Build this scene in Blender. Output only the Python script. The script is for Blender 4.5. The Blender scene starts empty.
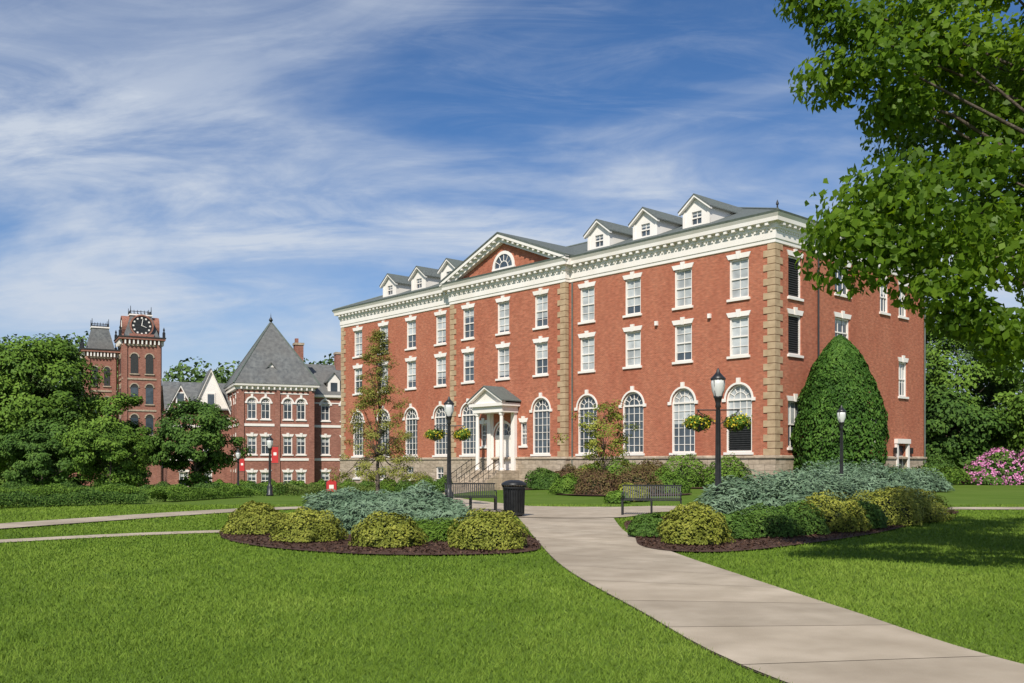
import bpy, math, numpy as np
from mathutils import Vector, Matrix, noise as mnoise
R=math.radians
scene=bpy.context.scene
COL=scene.collection

# ------------------------------------------------------------ materials
def new_mat(name):
    m=bpy.data.materials.new(name); m.use_nodes=True
    nt=m.node_tree; return m,nt,nt.nodes['Principled BSDF'],nt.nodes['Material Output']
def noise_mat(name,c1,c2,scale=3,rough=.8,bump=0.0,c3=None,scale2=.3,detail=6,spec=.3,bscale=None,metal=0):
    m,nt,b,o=new_mat(name); n=nt.nodes; l=nt.links
    tc=n.new('ShaderNodeTexCoord')
    a=n.new('ShaderNodeTexNoise'); a.inputs['Scale'].default_value=scale; a.inputs['Detail'].default_value=detail
    l.new(tc.outputs['Object'],a.inputs['Vector'])
    r=n.new('ShaderNodeValToRGB'); r.color_ramp.elements[0].position=.32; r.color_ramp.elements[1].position=.68
    r.color_ramp.elements[0].color=(*c1,1); r.color_ramp.elements[1].color=(*c2,1)
    l.new(a.outputs['Fac'],r.inputs['Fac']); out=r.outputs['Color']
    if c3:
        a2=n.new('ShaderNodeTexNoise'); a2.inputs['Scale'].default_value=scale2; a2.inputs['Detail'].default_value=4
        l.new(tc.outputs['Object'],a2.inputs['Vector'])
        mr=n.new('ShaderNodeMapRange'); mr.inputs[1].default_value=.4; mr.inputs[2].default_value=.7
        mr.inputs[4].default_value=.7
        l.new(a2.outputs['Fac'],mr.inputs[0])
        mx=n.new('ShaderNodeMix'); mx.data_type='RGBA'; l.new(mr.outputs[0],mx.inputs[0]); l.new(out,mx.inputs[6]); mx.inputs[7].default_value=(*c3,1)
        out=mx.outputs[2]
    l.new(out,b.inputs['Base Color']); b.inputs['Roughness'].default_value=rough
    b.inputs['Specular IOR Level'].default_value=spec; b.inputs['Metallic'].default_value=metal
    if bump:
        a3=n.new('ShaderNodeTexNoise'); a3.inputs['Scale'].default_value=bscale or scale*4; a3.inputs['Detail'].default_value=6
        l.new(tc.outputs['Object'],a3.inputs['Vector'])
        bp=n.new('ShaderNodeBump'); bp.inputs['Strength'].default_value=bump; bp.inputs['Distance'].default_value=.03
        l.new(a3.outputs['Fac'],bp.inputs['Height']); l.new(bp.outputs['Normal'],b.inputs['Normal'])
    return m
def brick_mat(name,c1,c2,mort,bw=.22,bh=.075,mix_dark=(.2,.05,.035),bias=-.1):
    m,nt,b,o=new_mat(name); n=nt.nodes; l=nt.links
    tc=n.new('ShaderNodeTexCoord'); s=n.new('ShaderNodeSeparateXYZ'); l.new(tc.outputs['Object'],s.inputs[0])
    ad=n.new('ShaderNodeMath'); l.new(s.outputs[0],ad.inputs[0]); l.new(s.outputs[1],ad.inputs[1])
    c=n.new('ShaderNodeCombineXYZ'); l.new(ad.outputs[0],c.inputs[0]); l.new(s.outputs[2],c.inputs[1])
    br=n.new('ShaderNodeTexBrick'); br.inputs['Scale'].default_value=1; br.inputs['Brick Width'].default_value=bw; br.inputs['Row Height'].default_value=bh
    br.inputs['Bias'].default_value=bias
    br.inputs['Mortar Size'].default_value=.008 if bh<.2 else .015; br.inputs['Color1'].default_value=(*c1,1); br.inputs['Color2'].default_value=(*c2,1); br.inputs['Mortar'].default_value=(*mort,1)
    l.new(c.outputs[0],br.inputs['Vector'])
    a=n.new('ShaderNodeTexNoise'); a.inputs['Scale'].default_value=.45; a.inputs['Detail'].default_value=10; a.inputs['Roughness'].default_value=.75
    mp=n.new('ShaderNodeMapping'); mp.inputs['Scale'].default_value=(1,1,.45); l.new(tc.outputs['Object'],mp.inputs[0]); l.new(mp.outputs[0],a.inputs['Vector'])
    mr=n.new('ShaderNodeMapRange'); mr.inputs[1].default_value=.38; mr.inputs[2].default_value=.68; mr.inputs[4].default_value=.6; l.new(a.outputs['Fac'],mr.inputs[0])
    mx=n.new('ShaderNodeMix'); mx.data_type='RGBA'; l.new(mr.outputs[0],mx.inputs[0]); l.new(br.outputs['Color'],mx.inputs[6]); mx.inputs[7].default_value=(*mix_dark,1)
    a2=n.new('ShaderNodeTexNoise'); a2.inputs['Scale'].default_value=5.5; a2.inputs['Detail'].default_value=3; mp2=n.new('ShaderNodeMapping'); mp2.inputs['Scale'].default_value=(.5,.5,1.6)
    l.new(tc.outputs['Object'],mp2.inputs[0]); l.new(mp2.outputs[0],a2.inputs['Vector'])
    mr2=n.new('ShaderNodeMapRange'); mr2.inputs[1].default_value=.3; mr2.inputs[2].default_value=.7; mr2.inputs[3].default_value=.78; mr2.inputs[4].default_value=1.22; l.new(a2.outputs['Fac'],mr2.inputs[0])
    vm=n.new('ShaderNodeVectorMath'); vm.operation='SCALE'; l.new(mx.outputs[2],vm.inputs[0]); l.new(mr2.outputs[0],vm.inputs['Scale'])
    l.new(vm.outputs[0],b.inputs['Base Color']); b.inputs['Roughness'].default_value=.88; b.inputs['Specular IOR Level'].default_value=.12
    return m
def leaf_mat(name,cols,transl=.0,rough=.6,spec=.12):
    m,nt,b,o=new_mat(name); n=nt.nodes; l=nt.links
    at=n.new('ShaderNodeAttribute'); at.attribute_name='rnd'
    r=n.new('ShaderNodeValToRGB'); els=r.color_ramp.elements
    while len(els)<len(cols): els.new(.5)
    for i,c in enumerate(cols):
        els[i].position=i/(len(cols)-1); els[i].color=(*c,1)
    l.new(at.outputs['Fac'],r.inputs['Fac']); l.new(r.outputs['Color'],b.inputs['Base Color'])
    b.inputs['Roughness'].default_value=rough; b.inputs['Specular IOR Level'].default_value=spec
    if transl>0:
        t=n.new('ShaderNodeBsdfTranslucent'); g=n.new('ShaderNodeMix'); g.data_type='RGBA'; g.blend_type='MULTIPLY'; g.inputs[0].default_value=1
        l.new(r.outputs['Color'],g.inputs[6]); g.inputs[7].default_value=(1.7,1.5,.5,1); l.new(g.outputs[2],t.inputs['Color'])
        mx=n.new('ShaderNodeMixShader'); mx.inputs[0].default_value=transl; l.new(b.outputs[0],mx.inputs[1]); l.new(t.outputs[0],mx.inputs[2]); l.new(mx.outputs[0],o.inputs['Surface'])
    return m
def glass_mat(name,c,rough=.04,spec=.8):
    m,nt,b,o=new_mat(name); n=nt.nodes; l=nt.links
    b.inputs['Roughness'].default_value=rough; b.inputs['Specular IOR Level'].default_value=spec
    tc=n.new('ShaderNodeTexCoord'); a=n.new('ShaderNodeTexNoise'); a.inputs['Scale'].default_value=.9; a.inputs['Detail'].default_value=3; l.new(tc.outputs['Object'],a.inputs['Vector'])
    bp=n.new('ShaderNodeBump'); bp.inputs['Strength'].default_value=.25; bp.inputs['Distance'].default_value=.05; l.new(a.outputs['Fac'],bp.inputs['Height']); l.new(bp.outputs['Normal'],b.inputs['Normal'])
    r=n.new('ShaderNodeValToRGB'); r.color_ramp.elements[0].position=.35; r.color_ramp.elements[1].position=.65
    r.color_ramp.elements[0].color=(c[0]*.6,c[1]*.6,c[2]*.6,1); r.color_ramp.elements[1].color=(*c,1)
    l.new(a.outputs['Fac'],r.inputs['Fac']); l.new(r.outputs['Color'],b.inputs['Base Color'])
    return m

M_brick=brick_mat('red_brick',(.47,.135,.070),(.36,.095,.052),(.44,.30,.21),mix_dark=(.31,.085,.05))
M_brick2=brick_mat('old_brick',(.34,.13,.09),(.26,.095,.065),(.38,.27,.22),mix_dark=(.2,.08,.06))
M_white=noise_mat('white_paint',(.82,.765,.71),(.86,.81,.76),2,.55,c3=(.76,.69,.61),scale2=.5)
M_glass=glass_mat('window_glass',(.07,.09,.11))
M_blind=glass_mat('blind_behind_glass',(.55,.57,.57),.14,.5)
M_stone=brick_mat('cut_stone',(.48,.39,.30),(.38,.30,.22),(.2,.16,.12),.8,.38,mix_dark=(.32,.25,.18))
M_quoin=noise_mat('quoin_stone',(.36,.25,.15),(.52,.38,.24),1.5,.85,.3)
M_slate=noise_mat('slate_roof',(.085,.095,.092),(.15,.165,.155),6,.75,.3,c3=(.12,.14,.125),scale2=.4)
M_slate2=noise_mat('grey_slate',(.09,.095,.1),(.18,.185,.18),2.2,.8,.4,c3=(.14,.13,.12),detail=10)
M_copper=noise_mat('verdigris_copper',(.10,.12,.105),(.15,.17,.15),3,.6)
M_iron=noise_mat('black_iron',(.012,.012,.013),(.025,.025,.025),8,.4,spec=.5)
M_dark=noise_mat('dark_louver',(.03,.03,.03),(.05,.05,.05),5,.7)
M_bark=noise_mat('bark',(.06,.045,.035),(.14,.11,.085),9,.95,.8)
M_concs=[noise_mat('concrete_path',(.33*f,.27*f,.20*f),(.47*f,.39*f,.30*f),1.6,.9,.25,c3=(.30*f,.24*f,.175*f),scale2=.5,bscale=60,detail=12) for f in (1.04,.97,1.12)]
M_conc=M_concs[0]
M_joint=noise_mat('path_joint',(.12,.1,.07),(.2,.17,.12),6,.95)
M_mulch=noise_mat('mulch',(.06,.03,.02),(.11,.06,.042),14,.95,1.0,bscale=25)
M_globe=noise_mat('lamp_globe',(.6,.6,.57),(.7,.7,.67),3,.3,spec=.5)
M_red=noise_mat('red_banner_cloth',(.45,.03,.03),(.55,.04,.04),3,.7)
M_clock=noise_mat('clock_face',(.02,.02,.022),(.035,.035,.035),3,.4)
HM=[M_brick,M_white,M_glass,M_blind,M_stone,M_quoin,M_slate,M_iron,M_copper,M_dark]
BR,WH,GL,BL,ST,QU,SL,IR,CU,DK=range(10)
HM2=[M_brick2,M_white,M_glass,M_blind,M_stone,M_quoin,M_slate2,M_iron,M_copper,M_dark,M_clock]

# ------------------------------------------------------------ helpers
def sstep(t):
    t=np.clip(t,0,1); return t*t*(3-2*t)
def gz(x,y):
    x=np.asarray(x,float); y=np.asarray(y,float)
    d=np.clip(y-46,0,None)*.034; d=3.2*(1-np.exp(-d/3.2))*1.15
    m=1-sstep((x+14)/28.0)
    h=sstep((y-240)/160.)*22
    return -d*m*(1-sstep((y-200)/40.))*1.0+h
class MB:
    def __init__(s): s.v=[];s.f=[];s.m=[]
    def poly(s,pts,m=0):
        k=len(s.v); s.v+= [tuple(p) for p in pts]; s.f.append(tuple(range(k,k+len(pts)))); s.m.append(m)
    def hexa(s,p,m=0):
        k=len(s.v); s.v+=[tuple(q) for q in p]
        for f in ((0,3,2,1),(4,5,6,7),(0,1,5,4),(1,2,6,5),(2,3,7,6),(3,0,4,7)):
            s.f.append(tuple(k+i for i in f)); s.m.append(m)
    def box(s,x0,x1,y0,y1,z0,z1,m=0):
        s.hexa([(x0,y0,z0),(x1,y0,z0),(x1,y1,z0),(x0,y1,z0),(x0,y0,z1),(x1,y0,z1),(x1,y1,z1),(x0,y1,z1)],m)
    def tube(s,pts,rad,n=6,m=0,cap=True):
        pts=[Vector(p) for p in pts]; k=len(s.v); N=len(pts)
        for i,p in enumerate(pts):
            t=(pts[min(i+1,N-1)]-pts[max(i-1,0)]).normalized()
            a=t.cross(Vector((0,0,1))) if abs(t.z)<.95 else t.cross(Vector((1,0,0)))
            a.normalize(); b=t.cross(a)
            for j in range(n):
                an=2*math.pi*j/n; s.v.append(tuple(p+(a*math.cos(an)+b*math.sin(an))*rad[i]))
        for i in range(N-1):
            for j in range(n):
                s.f.append((k+i*n+j,k+i*n+(j+1)%n,k+(i+1)*n+(j+1)%n,k+(i+1)*n+j)); s.m.append(m)
        if cap:
            s.f.append(tuple(k+j for j in range(n))); s.m.append(m)
            s.f.append(tuple(k+(N-1)*n+j for j in range(n))); s.m.append(m)
    def lathe(s,c,prof,n=16,m=0):
        k=len(s.v)
        for r,z in prof:
            for j in range(n):
                a=2*math.pi*j/n; s.v.append((c[0]+r*math.cos(a),c[1]+r*math.sin(a),c[2]+z))
        for i in range(len(prof)-1):
            for j in range(n):
                s.f.append((k+i*n+j,k+i*n+(j+1)%n,k+(i+1)*n+(j+1)%n,k+(i+1)*n+j)); s.m.append(m)
    def obj(s,name,mats,parent=None,smooth=False):
        me=bpy.data.meshes.new(name); me.from_pydata(s.v,[],s.f)
        for q in mats: me.materials.append(q)
        me.polygons.foreach_set('material_index',s.m)
        if smooth: me.polygons.foreach_set('use_smooth',[True]*len(s.f))
        me.update(); o=bpy.data.objects.new(name,me); COL.objects.link(o)
        if parent: o.parent=parent
        return o
def empty(name,loc=(0,0,0),rz=0):
    e=bpy.data.objects.new(name,None); COL.objects.link(e); e.location=loc; e.rotation_euler=(0,0,rz); e.empty_display_size=.5
    return e
def sweep(mb,path,prof,m):
    N=len(path); P=[Vector(p) for p in path]; rings=[]
    for i in range(N):
        nr=[]
        if i>0: d=(P[i]-P[i-1]).normalized(); nr.append(Vector((d.y,-d.x)))
        if i<N-1: d=(P[i+1]-P[i]).normalized(); nr.append(Vector((d.y,-d.x)))
        if len(nr)==1: mt=nr[0]
        else:
            mt=(nr[0]+nr[1]); mt=mt/ max(.3,(1+nr[0].dot(nr[1])))
        rings.append([(P[i].x+mt.x*o,P[i].y+mt.y*o,z) for o,z in prof])
    for i in range(N-1):
        for j in range(len(prof)-1):
            mb.poly([rings[i][j],rings[i+1][j],rings[i+1][j+1],rings[i][j+1]],m)
class Wall:
    def __init__(s,mb,O,D,N): s.mb=mb;s.O=O;s.D=D;s.N=N
    def p(s,u,z,n): return (s.O[0]+s.D[0]*u+s.N[0]*n, s.O[1]+s.D[1]*u+s.N[1]*n, z)
    def box(s,u0,u1,z0,z1,n0,n1,m,mb=None):
        (mb or s.mb).hexa([s.p(u0,z0,n0),s.p(u1,z0,n0),s.p(u1,z0,n1),s.p(u0,z0,n1),s.p(u0,z1,n0),s.p(u1,z1,n0),s.p(u1,z1,n1),s.p(u0,z1,n1)],m)
    def wall(s,u0,u1,z0,z1,ops,m,n=0.,depth=.3):
        br={u0,u1}
        for (uc,w,a,b,arch) in ops:
            br|={uc-w/2,uc+w/2}
            if arch:
                for k in range(1,16): br.add(uc-w/2*math.cos(math.pi*k/16))
        br=sorted(br)
        def top(op,u):
            uc,w,a,b,arch=op
            if not arch: return b
            return b-w/2+math.sqrt(max(0,(w/2)**2-(u-uc)**2))
        for ua,ub in zip(br[:-1],br[1:]):
            if ub-ua<1e-6: continue
            um=(ua+ub)/2
            cov=sorted([o for o in ops if o[0]-o[1]/2<um<o[0]+o[1]/2],key=lambda o:o[2])
            za=zb=z0
            for o in cov:
                if o[2]>za+1e-4: s.mb.poly([s.p(ua,za,n),s.p(ub,zb,n),s.p(ub,o[2],n),s.p(ua,o[2],n)],m)
                za,zb=top(o,ua),top(o,ub)
                s.mb.poly([s.p(ua,za,n),s.p(ub,zb,n),s.p(ub,zb,n-depth),s.p(ua,za,n-depth)],m)
                s.mb.poly([s.p(ua,o[2],n),s.p(ub,o[2],n),s.p(ub,o[2],n-depth),s.p(ua,o[2],n-depth)],m)
            if za<z1-1e-4 or zb<z1-1e-4: s.mb.poly([s.p(ua,za,n),s.p(ub,zb,n),s.p(ub,z1,n),s.p(ua,z1,n)],m)
        for (uc,w,a,b,arch) in ops:
            t=b-w/2 if arch else b
            for u in (uc-w/2,uc+w/2): s.mb.poly([s.p(u,a,n),s.p(u,t,n),s.p(u,t,n-depth),s.p(u,a,n-depth)],m)
    def window(s,mb,uc,w,z0,z1,arch=False,blind=0.,nv=2,nh=2,head=True,sill=True,n=0.,depth=.2,louver=0.,ring=.13,bar=.035):
        zt=z1-w/2 if arch else z1; d=n-depth; L,Rr=uc-w/2,uc+w/2; r=w/2
        zb=z1-(z1-z0)*blind
        lz=z0+(z1-z0)*louver
        def pane(a,b,mt):
            if b-a>.01: mb.poly([s.p(L,a,d),s.p(Rr,a,d),s.p(Rr,b,d),s.p(L,b,d)],mt)
        lo=max(z0,lz)
        if zb<zt: pane(lo,max(zb,lo),GL); pane(max(zb,lo),zt,BL)
        else: pane(lo,zt,GL)
        if lz>z0:
            k=int((lz-z0)/.14)
            s.box(L,Rr,z0,lz,d-.1,d-.05,DK,mb)
            for i in range(k):
                z=z0+i*(lz-z0)/k
                s.box(L,Rr,z+.03,z+.09,d-.045,d+.06,DK,mb)
        if arch:
            pts=[s.p(uc-r*math.cos(math.pi*k/16),zt+r*math.sin(math.pi*k/16),d) for k in range(17)]
            mb.poly(pts,BL if blind>.3 else GL)
            for k in range(16):
                a0,a1=math.pi*k/16,math.pi*(k+1)/16
                def q(rr,a,nn): return s.p(uc-rr*math.cos(a),zt+rr*math.sin(a),nn)
                for (ra,rb,na,nb) in ((r-.12,r+.0,d+.003,d+.09),(r+.002,r+ring,n-.05,n+.06),(r*.5-.02,r*.5+.02,d+.003,d+.05)):
                    mb.hexa([q(ra,a0,na),q(rb,a0,na),q(rb,a1,na),q(ra,a1,na),q(ra,a0,nb),q(rb,a0,nb),q(rb,a1,nb),q(ra,a1,nb)],WH)
            for k in range(1,6):
                a=math.pi*k/6; ca,sa=math.cos(a),math.sin(a); h=.02
                def g(rr,o,nn): return s.p(uc-rr*ca+o*sa,zt+rr*sa+o*ca,nn)
                ra=.0 if k==3 else r*.5
                mb.hexa([g(ra,-h,d+.004),g(r-.05,-h,d+.004),g(r-.05,h,d+.004),g(ra,h,d+.004),g(ra,-h,d+.045),g(r-.05,-h,d+.045),g(r-.05,h,d+.045),g(ra,h,d+.045)],WH)
            s.box(uc-.14,uc+.14,z1-.02,z1+ring+.28,n-.05,n+.12,WH,mb)
            s.box(L,Rr,zt-.06,zt+.06,d+.005,d+.1,WH,mb)
            s.box(L-.28,L-.002,zt-.12,zt+.1,n-.05,n+.09,WH,mb); s.box(Rr+.002,Rr+.28,zt-.12,zt+.1,n-.05,n+.09,WH,mb)
        f=.11
        s.box(L,L+f,z0,zt,d+.002,d+.12,WH,mb); s.box(Rr-f,Rr,z0,zt,d+.002,d+.12,WH,mb)
        s.box(L+f,Rr-f,z0,z0+f,d+.002,d+.118,WH,mb)
        if not arch:
            s.box(L+f,Rr-f,zt-f,zt,d+.002,d+.118,WH,mb)
            if louver==0: s.box(L+f,Rr-f,(z0+zt)/2-.045,(z0+zt)/2+.045,d+.002,d+.085,WH,mb)
        for i in range(1,nv+1):
            u=L+w*i/(nv+1); s.box(u-bar/2,u+bar/2,max(z0,lz)+.05,zt-.05,d+.003,d+.05,WH,mb)
        for i in range(1,nh+1):
            z=z0+(zt-z0)*i/(nh+1)
            if z>lz: s.box(L+.05,Rr-.05,z-bar/2,z+bar/2,d+.0035,d+.048,WH,mb)
        if sill: s.box(L-.13,Rr+.13,z0-.16,z0-.002,n-.15,n+.12,WH,mb)
        if head and not arch:
            a,b,c,e=L-.04,Rr+.04,L-.2,Rr+.2
            z2=z1+.32
            mb.hexa([s.p(a,z1+.002,n-.05),s.p(b,z1+.002,n-.05),s.p(b,z1+.002,n+.06),s.p(a,z1+.002,n+.06),s.p(c,z2,n-.05),s.p(e,z2,n-.05),s.p(e,z2,n+.06),s.p(c,z2,n+.06)],WH)
            mb.hexa([s.p(uc-.11,z1-.03,n-.04),s.p(uc+.11,z1-.03,n-.04),s.p(uc+.11,z1-.03,n+.11),s.p(uc-.11,z1-.03,n+.11),s.p(uc-.18,z2+.16,n-.04),s.p(uc+.18,z2+.16,n-.04),s.p(uc+.18,z2+.16,n+.11),s.p(uc-.18,z2+.16,n+.11)],WH)

# ------------------------------------------------------------ MAIN HALL
rng=np.random.default_rng(5)
hall=empty('brick_college_hall',(16.61,60,0),math.atan2(-.744,.668))
LEN=51.2; DEP=21; PL,PR=-32.4,-18.15; PJ=.5; BAY=4.54; ZB=1.9; ZT=16.0
bx=[-(2.7+BAY*i) for i in range(11)]
walls=MB(); win=MB(); trim=MB()
def row_ops(idx,skipc=False):
    ops=[]
    for i in idx:
        ops+=[(bx[i],1.5,12.35,14.95,False),(bx[i],1.5,8.6,11.15,False)]
        if i!=5: ops.append((bx[i],2.0,2.3,6.75,True))
    return ops
def fill(W,idx):
    for i in idx:
        for (a,b) in ((12.35,14.95),(8.6,11.15)):
            bl=rng.choice([1.,1.,.75,.65,.9,.95]) if i<4 else rng.choice([.5,.3,.6,.9,.7])
            W.window(win,bx[i],1.5,a,b,False,bl,1,3)
        if i==0: W.window(win,bx[i],2.0,2.3,6.75,True,.9,3,5,louver=.42)
        elif i!=5: W.window(win,bx[i],2.0,2.3,6.75,True,.15 if i>3 else rng.choice([.1,.55,.3]),3,5)
fr=Wall(walls,(0,0),(1,0),(0,-1)); fp=Wall(walls,(0,-PJ),(1,0),(0,-1)); sd=Wall(walls,(0,0),(0,1),(1,0)); ls=Wall(walls,(-LEN,0),(0,1),(-1,0))
fr.wall(-LEN,PL,ZB,ZT,row_ops(range(7,11)),BR); fill(fr,range(7,11))
fr.wall(PR,0,ZB,ZT,row_ops(range(0,4)),BR); fill(fr,range(0,4))
cx=bx[5]
ops=row_ops(range(4,7))+[(cx,2.3,ZB,5.0,True),(cx+2.5,.75,3.0,4.9,False),(cx-2.5,.75,3.0,4.9,False)]
fp.wall(PL,PR,ZB,ZT,ops,BR); fill(fp,range(4,7))
for u in (cx+2.5,cx-2.5): fp.window(win,u,.75,3.0,4.9,False,0,1,2)
walls.poly([(PL,-PJ,ZB),(PL,0,ZB),(PL,0,ZT),(PL,-PJ,ZT)],BR); walls.poly([(PR,-PJ,ZB),(PR,0,ZB),(PR,0,ZT),(PR,-PJ,ZT)],BR)
sops=[(2.3,1.55,12.3,14.95,False),(2.3,1.55,8.6,11.2,False),(8.3,1.95,13.2,15.2,False),(8.3,1.95,9.6,11.6,False),(17.2,1.3,6.6,9.2,False),(14.3,1.3,12.6,14.9,False),(17.2,1.3,12.6,14.9,False),(2.3,1.6,2.6,5.6,False),(8.3,1.6,2.9,5.6,False),(13,1.4,2.9,5.2,False)]
sd.wall(0,DEP,ZB,ZT,sops+[(16.9,1.5,ZB,2.9,False)],BR)
for k,(u,w,a,b,_) in enumerate(sops):
    sd.window(win,u,w,a,b,False,[1,1,.2,.2,.6,.4,.4,.5,.3,.2][k],2 if k>1 else 0,1 if k>1 else 0,louver=1. if k<2 else 0)
ls.wall(0,DEP,ZB,ZT,[(u,1.5,z,z+2.5,False) for u in (4,8.5,13,17.5) for z in (2.6,8.6,12.3)],BR)
for u in (4,8.5,13,17.5):
    for z in (2.6,8.6,12.3): ls.window(win,u,1.5,z,z+2.5,False,.4)
walls.poly([(-LEN,DEP,-3),(0,DEP,-3),(0,DEP,ZT),(-LEN,DEP,ZT)],BR)
n=.12
fr2=Wall(walls,(0,-n),(1,0),(0,-1)); fp2=Wall(walls,(0,-PJ-n),(1,0),(0,-1)); sd2=Wall(walls,(n,0),(0,1),(1,0))
bo=[(bx[i]+k,1.1,.1,1.25,False) for i in range(7,11) for k in (0,)]
fr2.wall(-LEN-n,PL-n,-3,ZB,bo,ST,depth=.35)
for (u,w,a,b,_) in bo: fr2.window(win,u,w,a,b,False,0,1,0,head=False)
fr2.wall(PR+n,n,-3,ZB,[],ST)
fp2.wall(PL-n,PR+n,-3,ZB,[(cx,2.3,1.0,ZB,False)],ST,depth=.42)
walls.poly([(PL-n,-PJ-n,-3),(PL-n,-n,-3),(PL-n,-n,ZB),(PL-n,-PJ-n,ZB)],ST); walls.poly([(PR+n,-PJ-n,-3),(PR+n,-n,-3),(PR+n,-n,ZB),(PR+n,-PJ-n,ZB)],ST)
sd2.wall(-n,DEP+n,-3,ZB,[(16.9,1.5,.05,ZB,False)],ST,depth=.42)
walls.poly([(-LEN-n,-n,-3),(-LEN-n,DEP,-3),(-LEN-n,DEP,ZB),(-LEN-n,-n,ZB)],ST)
sd.box(16.15,17.65,.05,2.15,-.28,-.2,WH,trim); sd.box(16.15,17.65,2.2,2.9,-.28,-.22,GL,trim); sd.box(16.35,16.82,.6,1.95,-.195,-.19,GL,trim); sd.box(16.98,17.45,.6,1.95,-.195,-.19,GL,trim)
sd.box(15.9,16.149,.02,3.05,-.1,.2,WH,trim); sd.box(17.651,17.9,.02,3.05,-.1,.2,WH,trim); sd.box(15.85,17.95,3.052,3.4,-.1,.28,WH,trim)
for u in (15.6,18.2):
    sd.box(u-.09,u+.09,2.3,2.75,.1,.3,IR,trim)
path=[(-LEN,DEP),(-LEN,0),(PL,0),(PL,-PJ),(PR,-PJ),(PR,0),(0,0),(0,DEP)]
sweep(trim,path,[(.12,ZB-.001),(.2,ZB),(.2,ZB+.12),(.0,ZB+.2)],ST)
corn=[(0,15.52),(.08,15.56),(.08,15.76),(.13,15.8),(.13,16.36),(.24,16.44),(.24,16.76),(.55,16.8),(.57,17.04),(.66,17.2),(.70,17.28)]
sweep(trim,path,corn,WH)
sweep(trim,path,[(.702,17.26),(.74,17.38),(.35,17.43)],CU)
for i in range(len(path)-1):
    a,b=Vector(path[i]),Vector(path[i+1]); d=(b-a); L=d.length; d.normalize(); N=(d.y,-d.x)
    if L<2: continue
    W=Wall(trim,tuple(a),tuple(d),N); k=int(L/.62)
    for j in range(k):
        u=(j+.5)*L/k; W.box(u-.12,u+.12,16.6,16.785,.2,.50,WH)
    k=int(L/.3)
    for j in range(k):
        u=(j+.5)*L/k; W.box(u-.07,u+.07,16.27,16.41,.12,.2,WH)
def quoin(x0,sgn,y0,wrap=False):
    z=ZB+.2; i=0
    while z<15.3:
        w=.82 if i%2==0 else .52; w2=.52 if i%2==0 else .82
        xa,xb=(x0-w,x0+.05) if sgn<0 else (x0-.05,x0+w)
        z2=min(z+.41,15.5)
        trim.box(xa,xb,y0-.06,y0+(w2 if wrap else .3),z,z2,QU)
        z+=.45; i+=1
quoin(0,-1,0,True); quoin(PR,-1,-PJ); quoin(PL,1,-PJ); quoin(-LEN,1,0,True)
roof=MB(); E=.6; zE=17.4; sl=.385
hz=zE+(DEP/2+E)*sl; y2=DEP/2
A=(-LEN-E,-E,zE);B=(E,-E,zE);C=(E,DEP+E,zE);D=(-LEN-E,DEP+E,zE); P1=(-LEN+DEP/2,y2,hz);P2=(-DEP/2,y2,hz)
roof.poly([A,B,P2,P1],SL); roof.poly([B,C,P2],SL); roof.poly([C,D,P1,P2],SL); roof.poly([D,A,P1],SL)
roof.tube([P1,P2],[.12,.12],5,CU); roof.tube([B,P2],[.1,.1],5,CU); roof.tube([A,P1],[.1,.1],5,CU); roof.tube([C,P2],[.1,.1],5,CU)
roof.lathe((.3,-.2,17.4),[(.05,0),(.05,.4),(.1,.45),(.08,.55),(.0,.75)],8,IR)
g0,g1=PL-.7,PR+.7; gm=(g0+g1)/2; az=20.45; pz=17.42
trim.poly([(PL,-PJ,17.3),(PR,-PJ,17.3),(gm,-PJ,az-.35)],BR)
def slab(xa,za,xb,zb,y0,y1,t,m,mb):
    mb.hexa([(xa,y0,za-t),(xb,y0,zb-t),(xb,y1,zb-t),(xa,y1,za-t),(xa,y0,za),(xb,y0,zb),(xb,y1,zb),(xa,y1,za)],m)
for xs in (g0,g1):
    slab(xs,pz,gm,az,-PJ-.72,-PJ-.3,.28,WH,trim)
    slab(xs,pz-.25,gm,az-.25,-PJ-.4,-PJ+.05,.42,WH,trim)
    slab(xs,pz+.13,gm,az+.13,-PJ-.78,9,.12,SL,roof)
    for j in range(2,13):
        t=j/13.; x=xs+(gm-xs)*t; z=pz+(az-pz)*t-.26
        trim.box(x-.12,x+.12,-PJ-.68,-PJ-.39,z-.18,z+.02,WH)
LW=Wall(trim,(0,-PJ),(1,0),(0,-1))
trim.poly([(gm-1.15*math.cos(math.pi*k/16),-PJ-.03,17.75+1.15*math.sin(math.pi*k/16)) for k in range(17)],GL)
for k in range(16):
    a0,a1=math.pi*k/16,math.pi*(k+1)/16
    for ra,rb,nb in ((1.1,1.36,.12),(.5,.56,.07)):
        q=lambda rr,a,nn: LW.p(gm-rr*math.cos(a),17.75+rr*math.sin(a),nn)
        trim.hexa([q(ra,a0,.02),q(rb,a0,.02),q(rb,a1,.02),q(ra,a1,.02),q(ra,a0,nb),q(rb,a0,nb),q(rb,a1,nb),q(ra,a1,nb)],WH)
for k in range(1,6):
    a=math.pi*k/6; trim.tube([LW.p(gm-.5*math.cos(a),17.75+.5*math.sin(a),.05),LW.p(gm-1.12*math.cos(a),17.75+1.12*math.sin(a),.05)],[.03,.03],4,WH)
trim.box(gm-1.4,gm+1.4,-PJ-.14,-PJ+.02,17.6,17.75,WH)
dorm=MB()
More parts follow.
